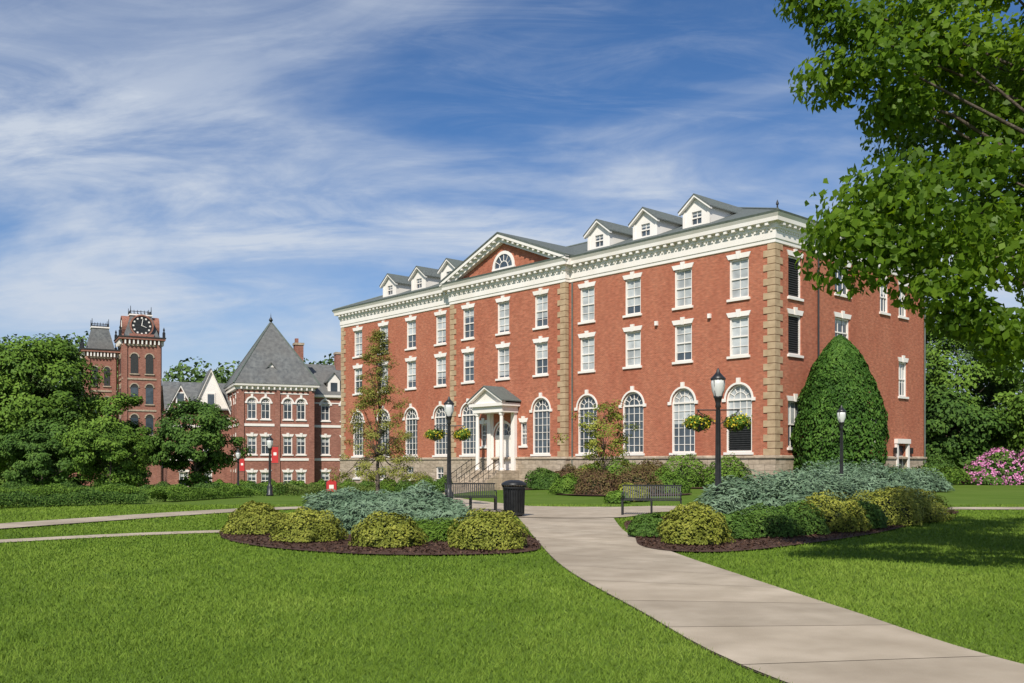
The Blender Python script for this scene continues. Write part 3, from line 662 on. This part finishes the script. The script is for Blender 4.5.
def tree(name,x,y,h,cz,rad,tr,ncl,per,cr,leaf,mat,seed,shape='round',asp=.6,branches=None,extra=None,upn=.6,core=.35):
    rg=np.random.default_rng(seed); g=float(gz(x,y)); e=empty(name,(0,0,0))
    cen=np.array([x,y,g+cz]); rad=np.array(rad)
    if shape=='round':
        d=rnd_dir(rg,ncl); f=rg.uniform(core,1,ncl)**.6
        lump=1+.13*np.sin(d[:,0]*5+seed)+.13*np.sin(d[:,2]*6+seed*2)+.1*np.sin(d[:,1]*7)
        cs=cen+d*rad*(f*lump)[:,None]
    else:
        t_=rg.uniform(0,1,ncl)**1.35; an=rg.uniform(0,2*math.pi,ncl); rr=(1-t_)**.8*rg.uniform(.35,1.1,ncl)+.04
        cs=np.stack([x+np.cos(an)*rr*rad[0],y+np.sin(an)*rr*rad[1],g+cz+t_*(h-cz)-.25*rr],1)
    if extra is not None: cs=np.concatenate([cs,np.array(extra)])
    nc=len(cs); cv=rg.uniform(0,1,nc)
    scl=rg.uniform(.7,1.3,nc)
    idx=np.repeat(np.arange(nc),per); n_=len(idx)
    off=rnd_dir(rg,n_)*(rg.uniform(0,1,n_)**.45)[:,None]*np.array([1,1,.6])*(cr*scl[idx])[:,None]
    P=cs[idx]+off
    out=unit((P-cen)/rad)
    N=unit(out*.8+np.array([0,-.15,upn])+rg.normal(size=(n_,3))*.45+unit(off)*.5)
    T=unit(unit(off)+rg.normal(size=(n_,3))*.6+np.array([0,0,-.35]))
    rv=.45*cv[idx]+.55*rg.uniform(0,1,n_)
    LL=leaf*rg.uniform(.65,1.35,n_)
    leaves('foliage',P,N,T,LL,LL*asp,rv,mat,e)
    mb=MB(); nb=branches if branches is not None else min(nc,26)
    sel=cs[rg.choice(nc,nb,replace=False)] if nb<nc else cs
    trunk_tubes(mb,(x,y,g),[np.array(c) for c in sel],h*.88 if shape=='round' else h*.97,tr,rg)
    mb.obj('trunk_and_limbs',[M_bark],e,True)
    return e
def shrub(name,x,y,r,h,n,leaf,mat,seed,kind='mound',asp=.55,ry=None,prof=None,core=True,dz=0):
    rg=np.random.default_rng(seed); g=float(gz(x,y))+dz; ry=ry or r; e=empty(name)
    if kind=='egg':
        t_=rg.uniform(0,1,n)**.85; an=rg.uniform(0,2*math.pi,n)
        pr=np.where(t_<.3,.86+.14*np.sin(t_/.3*math.pi/2),np.maximum(0,np.cos((t_-.3)/.7*math.pi/2))**.66)
        Q=np.stack([np.cos(an)*pr*2.2,np.sin(an)*pr*2.2,t_*7],1)
        nz=pnoise(Q)*.5+pnoise(Q*2.4+5)*.4
        lump=1+.16*nz
        rr=pr*lump*(1-.16*rg.uniform(0,1,n)**2)
        P=np.stack([x+np.cos(an)*rr*r,y+np.sin(an)*rr*ry,g+.1+t_*h],1); out=np.stack([np.cos(an),np.sin(an),.3+t_*.5],1)
        N=unit(out+rg.normal(size=(n,3))*.45); T=unit(np.array([0,0,1.])+out*.4+rg.normal(size=(n,3))*.35)
        rv=.35+.8*nz+.45*rg.uniform(-.5,1,n)
    else:
        d=rnd_dir(rg,n); d[:,2]=np.abs(d[:,2])
        nz=pnoise(d*1.9+seed*3.7)*.9+pnoise(d*4.5+seed)*.55
        lump=1+.24*nz
        rr=lump*(1.04-.3*rg.uniform(0,1,n)**2.2 if kind=='mound' else rg.uniform(.3,1.1,n)**.5)
        P=np.stack([x+d[:,0]*rr*r,y+d[:,1]*rr*ry,g+.03+np.maximum(d[:,2],.02)*rr*h],1); out=d
        if kind=='juniper':
            T=unit(out*np.array([1,1,.45])+np.array([0,0,.22])+rg.normal(size=(n,3))*.33); N=unit(np.array([0,-.3,1.])+out*.5+rg.normal(size=(n,3))*.4)
        else:
            N=unit(out+np.array([0,-.1,.3])+rg.normal(size=(n,3))*.4); T=unit(out*.7+np.array([0,0,.4])+rg.normal(size=(n,3))*.6)
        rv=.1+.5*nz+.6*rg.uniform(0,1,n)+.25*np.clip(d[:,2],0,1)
    LL=leaf*rg.uniform(.6,1.4,n)
    leaves('foliage',P,N,T,LL,LL*asp,rv,mat,e)
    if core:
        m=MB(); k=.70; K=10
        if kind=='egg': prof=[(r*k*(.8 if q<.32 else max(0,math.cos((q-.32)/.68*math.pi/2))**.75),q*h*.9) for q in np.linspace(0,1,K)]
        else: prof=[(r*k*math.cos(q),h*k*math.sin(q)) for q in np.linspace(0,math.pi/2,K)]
        m.lathe((x,y,g),prof,14); m.obj('filler_core',[M_core],e)  # solid dark core added inside the leaves so the shrub isn't see-through
    return e
M_core=noise_mat('dark_core',(.02,.032,.012),(.04,.05,.02),9,.95)  # dark colour for the added filler core, stands for the shaded shrub interior

ex=[(4.3,12.2,7.2),(4.7,12.0,6.7),(5.2,12.3,7.5),(5.0,12.4,6.2),(4.2,12.4,6.6),(5.6,12.3,7.0),(4.2,12,4.5),(4.6,12.2,4.9),(4.4,12.1,4.2),(5,12,4.3),(5,12.3,5.2),(5.4,12,3.8),(5.8,12.1,3.45),(6.3,12,3.2),(6.8,12.1,3.1),(5.3,11.8,4.7),(5.9,12,4.2),(5.5,12.2,8.2),(6.2,12.3,8.0),(6.0,12.2,5.4),(6.8,12,4.6),(7.4,12.2,3.3),
 (6.2,13,6.3),(6.8,13.2,6.0),(7.3,13,6.6),(6.6,14,7.2),(7.6,13.5,5.6),(6.1,14,5.9),(7,14.5,5.2),(8,14,6.6),(7.6,14,4.8),(3.9,12.3,7.6)]
tree('maple_tree',10.6,13.2,12.5,7.7,(6.0,5.4,4.7),.26,150,560,.70,.118,L_near,21,extra=ex,asp=.64,branches=110,upn=.5,core=.3)

tree('bald_cypress_tree',-6.9,49,8.5,1.1,(2.2,2.2,3),.10,190,100,.40,.13,L_olive,31,shape='cone',asp=.32,branches=80)
tree('young_ornamental_tree',4.8,50,5.4,3.2,(1.85,1.85,2.0),.06,60,70,.38,.13,L_yel,32,asp=.5,branches=44)
shrub('arborvitae',20.9,60.6,2.85,9.6,30000,.22,L_thuja,40,'egg',asp=.5)
tree('maple_tree',-31.0,74,7.3,4.1,(3.1,2.8,3.2),.15,80,240,.85,.24,L_green,51,core=.5)
tree('maple_tree',-24.8,74,7.4,4.2,(3.3,2.8,3.3),.15,84,240,.85,.24,L_dark,52,core=.5)
tree('crabapple_tree',-28.0,66,4.8,2.8,(2.4,2.1,1.9),.1,60,220,.65,.2,L_green,53,core=.5)
tree('maple_tree',-35.6,72,4.8,2.7,(2.9,2.4,2.1),.12,64,200,.65,.22,L_dark,54,core=.5)
tree('oak_tree',-57,112,17.5,10.6,(7.4,6,7.2),.4,120,230,1.9,.46,L_green,55,core=.5)
tree('oak_tree',-65,116,14.5,8,(5.8,5,6),.35,90,200,1.7,.46,L_green,56,core=.5)
tree('oak_tree',-50,104,8,4.6,(4.4,4,3.8),.25,70,200,1.2,.38,L_dark,57,core=.5)
tree('oak_tree',-72,105,15,9,(6.2,6,6),.35,70,150,1.5,.46,L_dark,59)
tree('oak_tree',-43,104,6.5,3.6,(3.4,3,3.0),.25,56,200,1.0,.34,L_dark,60,core=.5)
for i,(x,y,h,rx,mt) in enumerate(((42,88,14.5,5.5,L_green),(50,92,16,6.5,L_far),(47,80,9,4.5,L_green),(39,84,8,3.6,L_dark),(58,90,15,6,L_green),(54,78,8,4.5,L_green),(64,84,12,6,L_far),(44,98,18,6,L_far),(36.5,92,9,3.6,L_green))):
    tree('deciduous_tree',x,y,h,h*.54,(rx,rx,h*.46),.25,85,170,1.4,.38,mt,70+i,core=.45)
rg=np.random.default_rng(90)
cs=[];sc=[]
for i in range(420):
    x=rg.uniform(-330,330); y=rg.uniform(255,330); r=rg.uniform(5,9); cs.append((x,y,float(gz(x,y))+rg.uniform(5,10)+6*math.sin(x*.03+1)+(15 if x<-35 else 0))); sc.append(r)
    if x<-35: cs.append((x,y-4,float(gz(x,y))+rg.uniform(3,12))); sc.append(r)
cs=np.array(cs);sc=np.array(sc)
idx=np.repeat(np.arange(len(cs)),170); d=rnd_dir(rg,len(idx)); P=cs[idx]+d*sc[idx][:,None]*np.array([1,1,.95])*rg.uniform(.7,1.05,len(idx))[:,None]
e=empty('distant_woodland')
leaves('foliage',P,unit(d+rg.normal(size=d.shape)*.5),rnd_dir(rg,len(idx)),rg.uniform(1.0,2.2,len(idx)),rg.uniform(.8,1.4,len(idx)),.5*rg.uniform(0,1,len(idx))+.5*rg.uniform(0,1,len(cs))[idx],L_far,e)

k=100
def S_(nm,x,y,r,h,n,lf,mt,kind='mound',asp=.55,ry=None,core=True,dz=.03):
    global k; k+=1; shrub(nm,x,y,r,h,n,lf,mt,k,kind,asp,ry,core=core,dz=dz)
for x,y,r,h in ((-5.7,21.2,.68,.60),(-6.1,22.8,.6,.55),(-4.1,19.2,.68,.58),(-2.35,18.0,.66,.56),(-.45,17.6,.70,.64)):
    S_('golden_shrub',x,y,r,h,6500,.055,L_yel)
for x,y,r,h in ((-3.3,21.8,1.2,.6),(-2.3,23.2,1.2,.72),(-3.8,24.0,1.35,.82),(-2.6,26.0,1.3,.85),(-1.6,21.9,.9,.5),(-4.6,26,1.2,.78)):
    S_('spreading_juniper',x,y,r,h,9000,.17,L_jun,'juniper',.22)
S_('daylily_clump',-1.35,19.3,.45,.38,1500,.28,L_green,'juniper',.07); S_('daylily_clump',-1.9,19.7,.4,.36,1300,.28,L_green,'juniper',.07); S_('daylily_clump',-.6,20.6,.45,.4,1500,.28,L_green,'juniper',.07)
for x,y,r,h in ((3.55,18.6,.66,.76),(7.3,22.0,.85,.8),(9.6,24.4,.95,.9),(10.9,25.8,.9,.8)):
    S_('golden_shrub',x,y,r,h,7000,.058,L_yel)
for x,y,r,h in ((2.95,20.4,.45,.42),(5.5,20.6,.8,.58),(6.3,21.2,.7,.62),(4.6,19.9,.55,.46),(8.4,23.0,.65,.6)):
    S_('boxwood_shrub',x,y,r,h,6000,.06,L_dark)
for x,y,r,h in ((5.9,24.4,1.2,1.1),(7.0,25.0,1.5,1.25),(8.4,27.0,1.6,1.25),(5.1,22.7,.75,.7),(6.2,22.8,1.1,.9),(9.9,28.2,1.5,1.1),(11.6,29.2,1.4,.95)):
    S_('spreading_juniper',x,y,r,h,10000,.19,L_jun,'juniper',.22)
rg=np.random.default_rng(7)
for s_,v,r,h,mt in ((2,-2.2,1.6,1.9,L_green),(5,-2.6,1.7,2.0,L_green),(8,-2.4,1.5,1.7,L_red),(10.5,-2.8,1.6,1.9,L_green),(13.2,-2.6,1.5,1.6,L_green),(15.8,-2.6,1.4,1.5,L_red),(18.3,-3,1.2,1.4,L_dark),(6.5,-5,1.5,1.4,L_red),(11,-5.6,1.6,1.3,L_red),(15,-5.4,1.3,1.2,L_dark),(31.5,-2,1.0,1.2,L_dark),(34,-2,1.1,1.3,L_green),(37,-2,1.1,1.2,L_dark),(40,-2,1.1,1.3,L_green),(43.5,-2,1.1,1.2,L_dark),(47,-2,1.1,1.3,L_green)):
    x,y=hp(s_,v); S_('foundation_shrub',x,y,r,h,4200,.14,mt,core=True)
for x,y,r,h,mt in ((4.3,47.5,1.2,1.2,L_red),(6.2,48.2,1.4,1.3,L_red),(2.9,49,.9,.9,L_green),(8,49,1.2,1.2,L_green),(5.0,39.5,.7,.7,L_yel),(4.2,37.8,.5,.4,L_green)):
    S_('barberry_shrub' if mt is L_red else 'garden_shrub',x,y,r,h,4200,.1,mt)
for x,y,r,h,mt,kd in ((17,50,2.2,1.6,L_jun,'juniper'),(20,51.5,2.0,1.5,L_jun,'juniper'),(22.5,53,1.8,1.2,L_jun,'juniper'),(25.5,64.5,1.2,1.1,L_green,'mound'),(28,67,1.0,.8,L_dark,'mound')):
    S_('spreading_juniper' if kd=='juniper' else 'garden_shrub',x,y,r,h,6000,.22,mt,kd,.25 if kd=='juniper' else .5)
for x,y,r,h in ((36.5,71,2.0,2.4),(34.8,70,1.5,1.7),(39,70,1.9,2.9),(33,74,1.6,2.2)):
    S_('rhododendron',x,y,r,h,5200,.2,L_dark)
    if x>34:
        nf=300; d=rnd_dir(rg,nf); d[:,2]=abs(d[:,2]); P=np.array([x,y,float(gz(x,y))])+d*np.array([r,r,h])*1.08
        idx=np.repeat(np.arange(nf),5); P=P[idx]+rg.normal(size=(nf*5,3))*.07
        par=[o_ for o_ in bpy.data.objects if o_.name.startswith('rhododendron') and o_.type=='EMPTY'][-1]
        leaves('flowers',P,unit(d[idx]+rg.normal(size=(nf*5,3))*.5),rnd_dir(rg,nf*5),.16,.14,rg.uniform(0,1,nf*5),L_pink,par)
def hedge(x0,y0,x1,y1,h,wd,n,mt,seed,lf=.1):
    rg=np.random.default_rng(seed); f=rg.uniform(0,1,n); x=x0+(x1-x0)*f; y=y0+(y1-y0)*f
    dx,dy=x1-x0,y1-y0; L=math.hypot(dx,dy); nx_,ny_=-dy/L,dx/L; a=rg.uniform(0,math.pi,n)
    lump=1+.2*np.sin(f*L*2.1+seed)+.1*np.sin(f*L*5.3)
    rr=rg.uniform(.75,1.02,n)
    P=np.stack([x+nx_*np.cos(a)*wd/2*rr,y+ny_*np.cos(a)*wd/2*rr,gz(x,y)+np.sin(a)**.5*h*rr*lump],1)
    N=unit(np.stack([nx_*np.cos(a),ny_*np.cos(a),np.sin(a)],1)+rg.normal(size=(n,3))*.4)
    leaves('hedge',P,N,rnd_dir(rg,n),rg.uniform(.6,1.3,n)*lf,rg.uniform(.5,.9,n)*lf*.7,rg.uniform(0,1,n),mt)
hedge(-20,31,-14.6,37.5,.5,1.1,16000,L_dark,1,.09); hedge(-14.3,38.5,-12.6,45,.42,1.0,9000,L_green,2,.09); hedge(-24,44,-14,52,.5,1.2,14000,L_green,3)
hedge(-40,60,-15,68,.8,1.3,22000,L_dark,4,.13); hedge(-36,112,-12,116,1.2,2,14000,L_green,5,.25); hedge(26,66,50,80,1.1,2.4,16000,L_green,6,.2)
hedge(-14,58,-10,70,.7,1.2,8000,L_bloom,7,.12)

# ------------------------------------------------------------ street furniture
def lamp(name,x,y,h,baskets=False,banner=False,rot=0,dz=0):
    g=float(gz(x,y)); e=empty(name,(x,y,g),rot)
    m=MB(); hp_=h-.75
    m.lathe((0,0,0),[(.0,0),(.2,0),(.2,.12),(.15,.16),(.15,.5),(.11,.6),(.075,.7),(.068,1.2),(.052,hp_-.25),(.08,hp_-.22),(.06,hp_-.15),(.1,hp_),(.13,hp_+.04),(.0,hp_+.05)],14)
    for j in range(8):
        a=j*math.pi/4; m.tube([(.072*math.cos(a),.072*math.sin(a),.7),(.052*math.cos(a),.052*math.sin(a),hp_-.3)],[.012,.010],4)
    m.lathe((0,0,hp_),[(.19,.47),(.2,.5),(.12,.58),(.05,.66),(.04,.72),(.0,.78)],12)
    for j in range(4):
        a=j*math.pi/2+.78; m.tube([(.12*math.cos(a),.12*math.sin(a),hp_+.04),(.19*math.cos(a),.19*math.sin(a),hp_+.48)],[.012,.012],4)
    m.obj('post',[M_iron],e,True)
    m=MB(); m.lathe((0,0,hp_),[(.105,.05),(.16,.2),(.18,.36),(.17,.468),(.0,.47)],14); m.obj('globe',[M_globe],e,True)
    if baskets:
        m=MB(); z=2.95*h/4.
        m.tube([(-.55,0,z),(.55,0,z)],[.018,.018],6)
        for s_ in (-1,1):
            m.tube([(s_*.06,0,z-.35),(s_*.3,0,z-.2),(s_*.52,0,z-.02)],[.012]*3,5)
            for a in range(3): m.tube([(s_*.5,0,z),(s_*.5+.17*math.cos(a*2.1),.17*math.sin(a*2.1),z-.32)],[.006]*2,4)
            m.lathe((s_*.5,0,z-.32),[(.2,0),(.19,-.08),(.13,-.19),(.0,-.24)],12)
            rg=np.random.default_rng(int(z*100)+s_+5)
            hang=rnd_dir(rg,14)*np.array([.27,.27,.1])-np.array([0,0,.06])
            for nm,mt,n_,q in (('flower_basket_leaves',L_green,1400,.07),('flower_basket_blooms',L_ylw,700,.06)):
                P=np.array([s_*.5,0,z-.26])+hang[rg.integers(0,14,n_)]*rg.uniform(.5,1.1,n_)[:,None]+rg.normal(size=(n_,3))*.06
                leaves(nm,P,unit(P-np.array([s_*.5,0,z-.3])+rg.normal(size=(n_,3))*.1),rnd_dir(rg,n_),q,q*.8,rg.uniform(0,1,n_),mt,e)
        m.obj('basket_arms',[M_iron],e)
    if banner:
        m=MB(); m.box(.1,.45,-.01,.01,1.8,2.65,0); m.tube([(0,0,2.7),(.5,0,2.7)],[.015]*2,5,1); m.tube([(0,0,1.75),(.5,0,1.75)],[.015]*2,5,1); m.box(.2,.36,-.014,-.0105,2.2,2.36,2); m.obj('banner',[M_red,M_iron,M_white],e)
    return e
lamp('lamp_post',5.25,24.2,4.0,True); lamp('lamp_post',-2.28,34.4,4.0,True); lamp('lamp_post',13.7,39.5,4.0); lamp('lamp_post',-13.0,51,3.3,False,True); lamp('lamp_post',-19.6,68,3.4,False,True)
def bench(x,y,rot,w=1.8):
    e=empty('park_bench',(x,y,.04),rot); m=MB()
    for i in range(7): m.box(-w/2,w/2,-.22+i*.065,-.22+i*.065+.045,.43,.455)
    m.obj('seat',[M_iron],e); m=MB()
    for i in range(26):
        u=-w/2+.05+i*(w-.1)/25; m.hexa([(u-.016,.24,.46),(u+.016,.24,.46),(u+.016,.26,.46),(u-.016,.26,.46),(u-.016,.33,.86),(u+.016,.33,.86),(u+.016,.35,.86),(u-.016,.35,.86)])
    m.box(-w/2,w/2,.325,.36,.86,.9); m.box(-w/2,w/2,.24,.27,.46,.49); m.obj('backrest',[M_iron],e); m=MB()
    for s_ in (-1,0,1):
        u=s_*(w/2-.03)
        m.box(u-.025,u+.025,-.22,-.18,0,.43); m.box(u-.025,u+.025,.22,.26,0,.46); m.box(u-.025,u+.025,-.2,.24,.39,.428)
        if s_: m.tube([(u,-.2,.43),(u,-.24,.6),(u,-.1,.66),(u,.3,.66)],[.022]*4,6)
    m.obj('legs_and_arms',[M_iron],e)
bench(-1.35,31.0,R(8),1.7); bench(4.2,28.6,R(-10),1.8)
e=empty('litter_bin',(.06,27.9,.04)); m=MB()
m.lathe((0,0,0),[(.22,.0),(.3,.05),(.3,.1),(.26,.12)],20); m.lathe((0,0,0),[(.25,.1),(.27,.5),(.28,.85)],20)
for j in range(26):
    a=j*2*math.pi/26; c_,s_=math.cos(a),math.sin(a)
    m.tube([(.29*c_,.29*s_,.06),(.30*c_,.30*s_,.5),(.31*c_,.31*s_,.82),(.36*c_,.36*s_,.92)],[.014]*4,4)
m.lathe((0,0,0),[(.29,.8),(.335,.82),(.335,.86),(.3,.88)],24); m.obj('slatted_body',[M_iron],e); m=MB()
m.lathe((0,0,.9),[(.37,0),(.38,.03),(.36,.07),(.26,.13),(.15,.16),(.14,.12),(.13,.0)],24); m.obj('lid',[M_iron],e,True)
e=empty('red_welcome_sign',(-9.6,50.5,float(gz(-9.6,50.5))),R(10)); m=MB()
m.box(-.26,.26,-.03,.03,.25,.75,0); m.poly([(-.26+.52*k_/10,-.031,.75+.14*math.sin(math.pi*k_/10)) for k_ in range(11)],0); m.box(-.12,.12,-.036,-.0305,.4,.6,1); m.box(-.3,-.262,-.04,.04,-.1,.85,2); m.box(.262,.3,-.04,.04,-.1,.85,2)
m.obj('panel',[M_red,M_white,M_iron],e)

# ------------------------------------------------------------ light and sky
sd_=Vector((.20,.82,-.80)).normalized()
sun=bpy.data.lights.new('sun','SUN'); sun.energy=4.9; sun.angle=R(.5); sun.color=(1,.95,.85)
so=bpy.data.objects.new('sun',sun); COL.objects.link(so); so.rotation_euler=sd_.to_track_quat('-Z','Y').to_euler(); so.location=(0,-20,60)
w=bpy.data.worlds.new('World'); scene.world=w; w.use_nodes=True; nt=w.node_tree; N=nt.nodes; L=nt.links
bg=N['Background']; sky=N.new('ShaderNodeTexSky'); sky.sky_type='NISHITA'; sky.sun_disc=False
sky.sun_elevation=math.asin(-sd_.z); sky.sun_rotation=math.atan2(-sd_.x,-sd_.y)%(2*math.pi); sky.air_density=1.0; sky.dust_density=.5; sky.ozone_density=2.5
tc=N.new('ShaderNodeTexCoord'); sp=N.new('ShaderNodeSeparateXYZ'); L.new(tc.outputs['Generated'],sp.inputs[0])
def math_(op,a,b=None,clamp=False):
    q=N.new('ShaderNodeMath'); q.operation=op; q.use_clamp=clamp
    for i,v in enumerate((a,b)):
        if v is None: continue
        if isinstance(v,(int,float)): q.inputs[i].default_value=v
        else: L.new(v,q.inputs[i])
    return q.outputs[0]
zc=math_('MAXIMUM',sp.outputs[2],0.0); dn=math_('ADD',zc,.30)
u=math_('DIVIDE',sp.outputs[0],dn); v=math_('DIVIDE',sp.outputs[1],dn)
cb=N.new('ShaderNodeCombineXYZ'); L.new(u,cb.inputs[0]); L.new(v,cb.inputs[1])
def noise(scale,detail,rot,sc,dist=0,rough=.55,loc=(0,0,0)):
    mp=N.new('ShaderNodeMapping'); mp.inputs['Rotation'].default_value=(0,0,R(rot)); mp.inputs['Scale'].default_value=sc; mp.inputs['Location'].default_value=loc
    L.new(cb.outputs[0],mp.inputs[0]); q=N.new('ShaderNodeTexNoise'); q.inputs['Scale'].default_value=scale; q.inputs['Detail'].default_value=detail; q.inputs['Distortion'].default_value=dist; q.inputs['Roughness'].default_value=rough
    L.new(mp.outputs[0],q.inputs['Vector']); return q.outputs['Fac']
def rng_(x,a,b,c=0,d=1):
    q=N.new('ShaderNodeMapRange'); q.interpolation_type='SMOOTHSTEP'; L.new(x,q.inputs[0])
    for i,vv in enumerate((a,b,c,d)): q.inputs[i+1].default_value=vv
    return q.outputs[0]
big=rng_(noise(1.25,6,18,(.8,1.5,1),.5,.55,(2.3,.9,0)),.33,.58)
big=math_('MULTIPLY',big,rng_(sp.outputs[2],.26,.42,1.0,.5))
fine=rng_(noise(2.6,14,24,(.7,1.7,1),1.0,.62,(3.1,.2,0)),.28,.68)
st=rng_(noise(6.0,12,30,(.5,1.8,1),1.2,.65),.38,.75)
cl=math_('ADD',math_('MULTIPLY',big,math_('ADD',math_('MULTIPLY',fine,.75),.32)),math_('MULTIPLY',math_('MULTIPLY',st,fine),.25),True)
hz_=rng_(sp.outputs[2],.0,.27,.66,0.0)
cl=math_('ADD',math_('MULTIPLY',cl,.9),math_('MULTIPLY',hz_,math_('SUBTRACT',1.0,cl)),True)
mu=N.new('ShaderNodeMix'); mu.data_type='RGBA'; mu.blend_type='MULTIPLY'; mu.inputs[0].default_value=1; L.new(sky.outputs[0],mu.inputs[6]); mu.inputs[7].default_value=(.50,.76,1.05,1)
mx=N.new('ShaderNodeMix'); mx.data_type='RGBA'; L.new(cl,mx.inputs[0])
L.new(mu.outputs[2],mx.inputs[6]); mx.inputs[7].default_value=(6.3,6.9,7.8,1)
L.new(mx.outputs[2],bg.inputs['Color']); bg.inputs['Strength'].default_value=.10

# ------------------------------------------------------------ camera
cam=bpy.data.cameras.new('camera'); co=bpy.data.objects.new('camera',cam); COL.objects.link(co); co.location=(0,0,1.6); co.rotation_euler=(R(90),0,0)
cam.sensor_width=36; cam.lens=950/1024*36; cam.shift_y=121.5/1024; cam.clip_end=5000; cam.clip_start=.1; scene.camera=co
scene.view_settings.view_transform='Standard'; scene.view_settings.look='None'; scene.view_settings.exposure=0
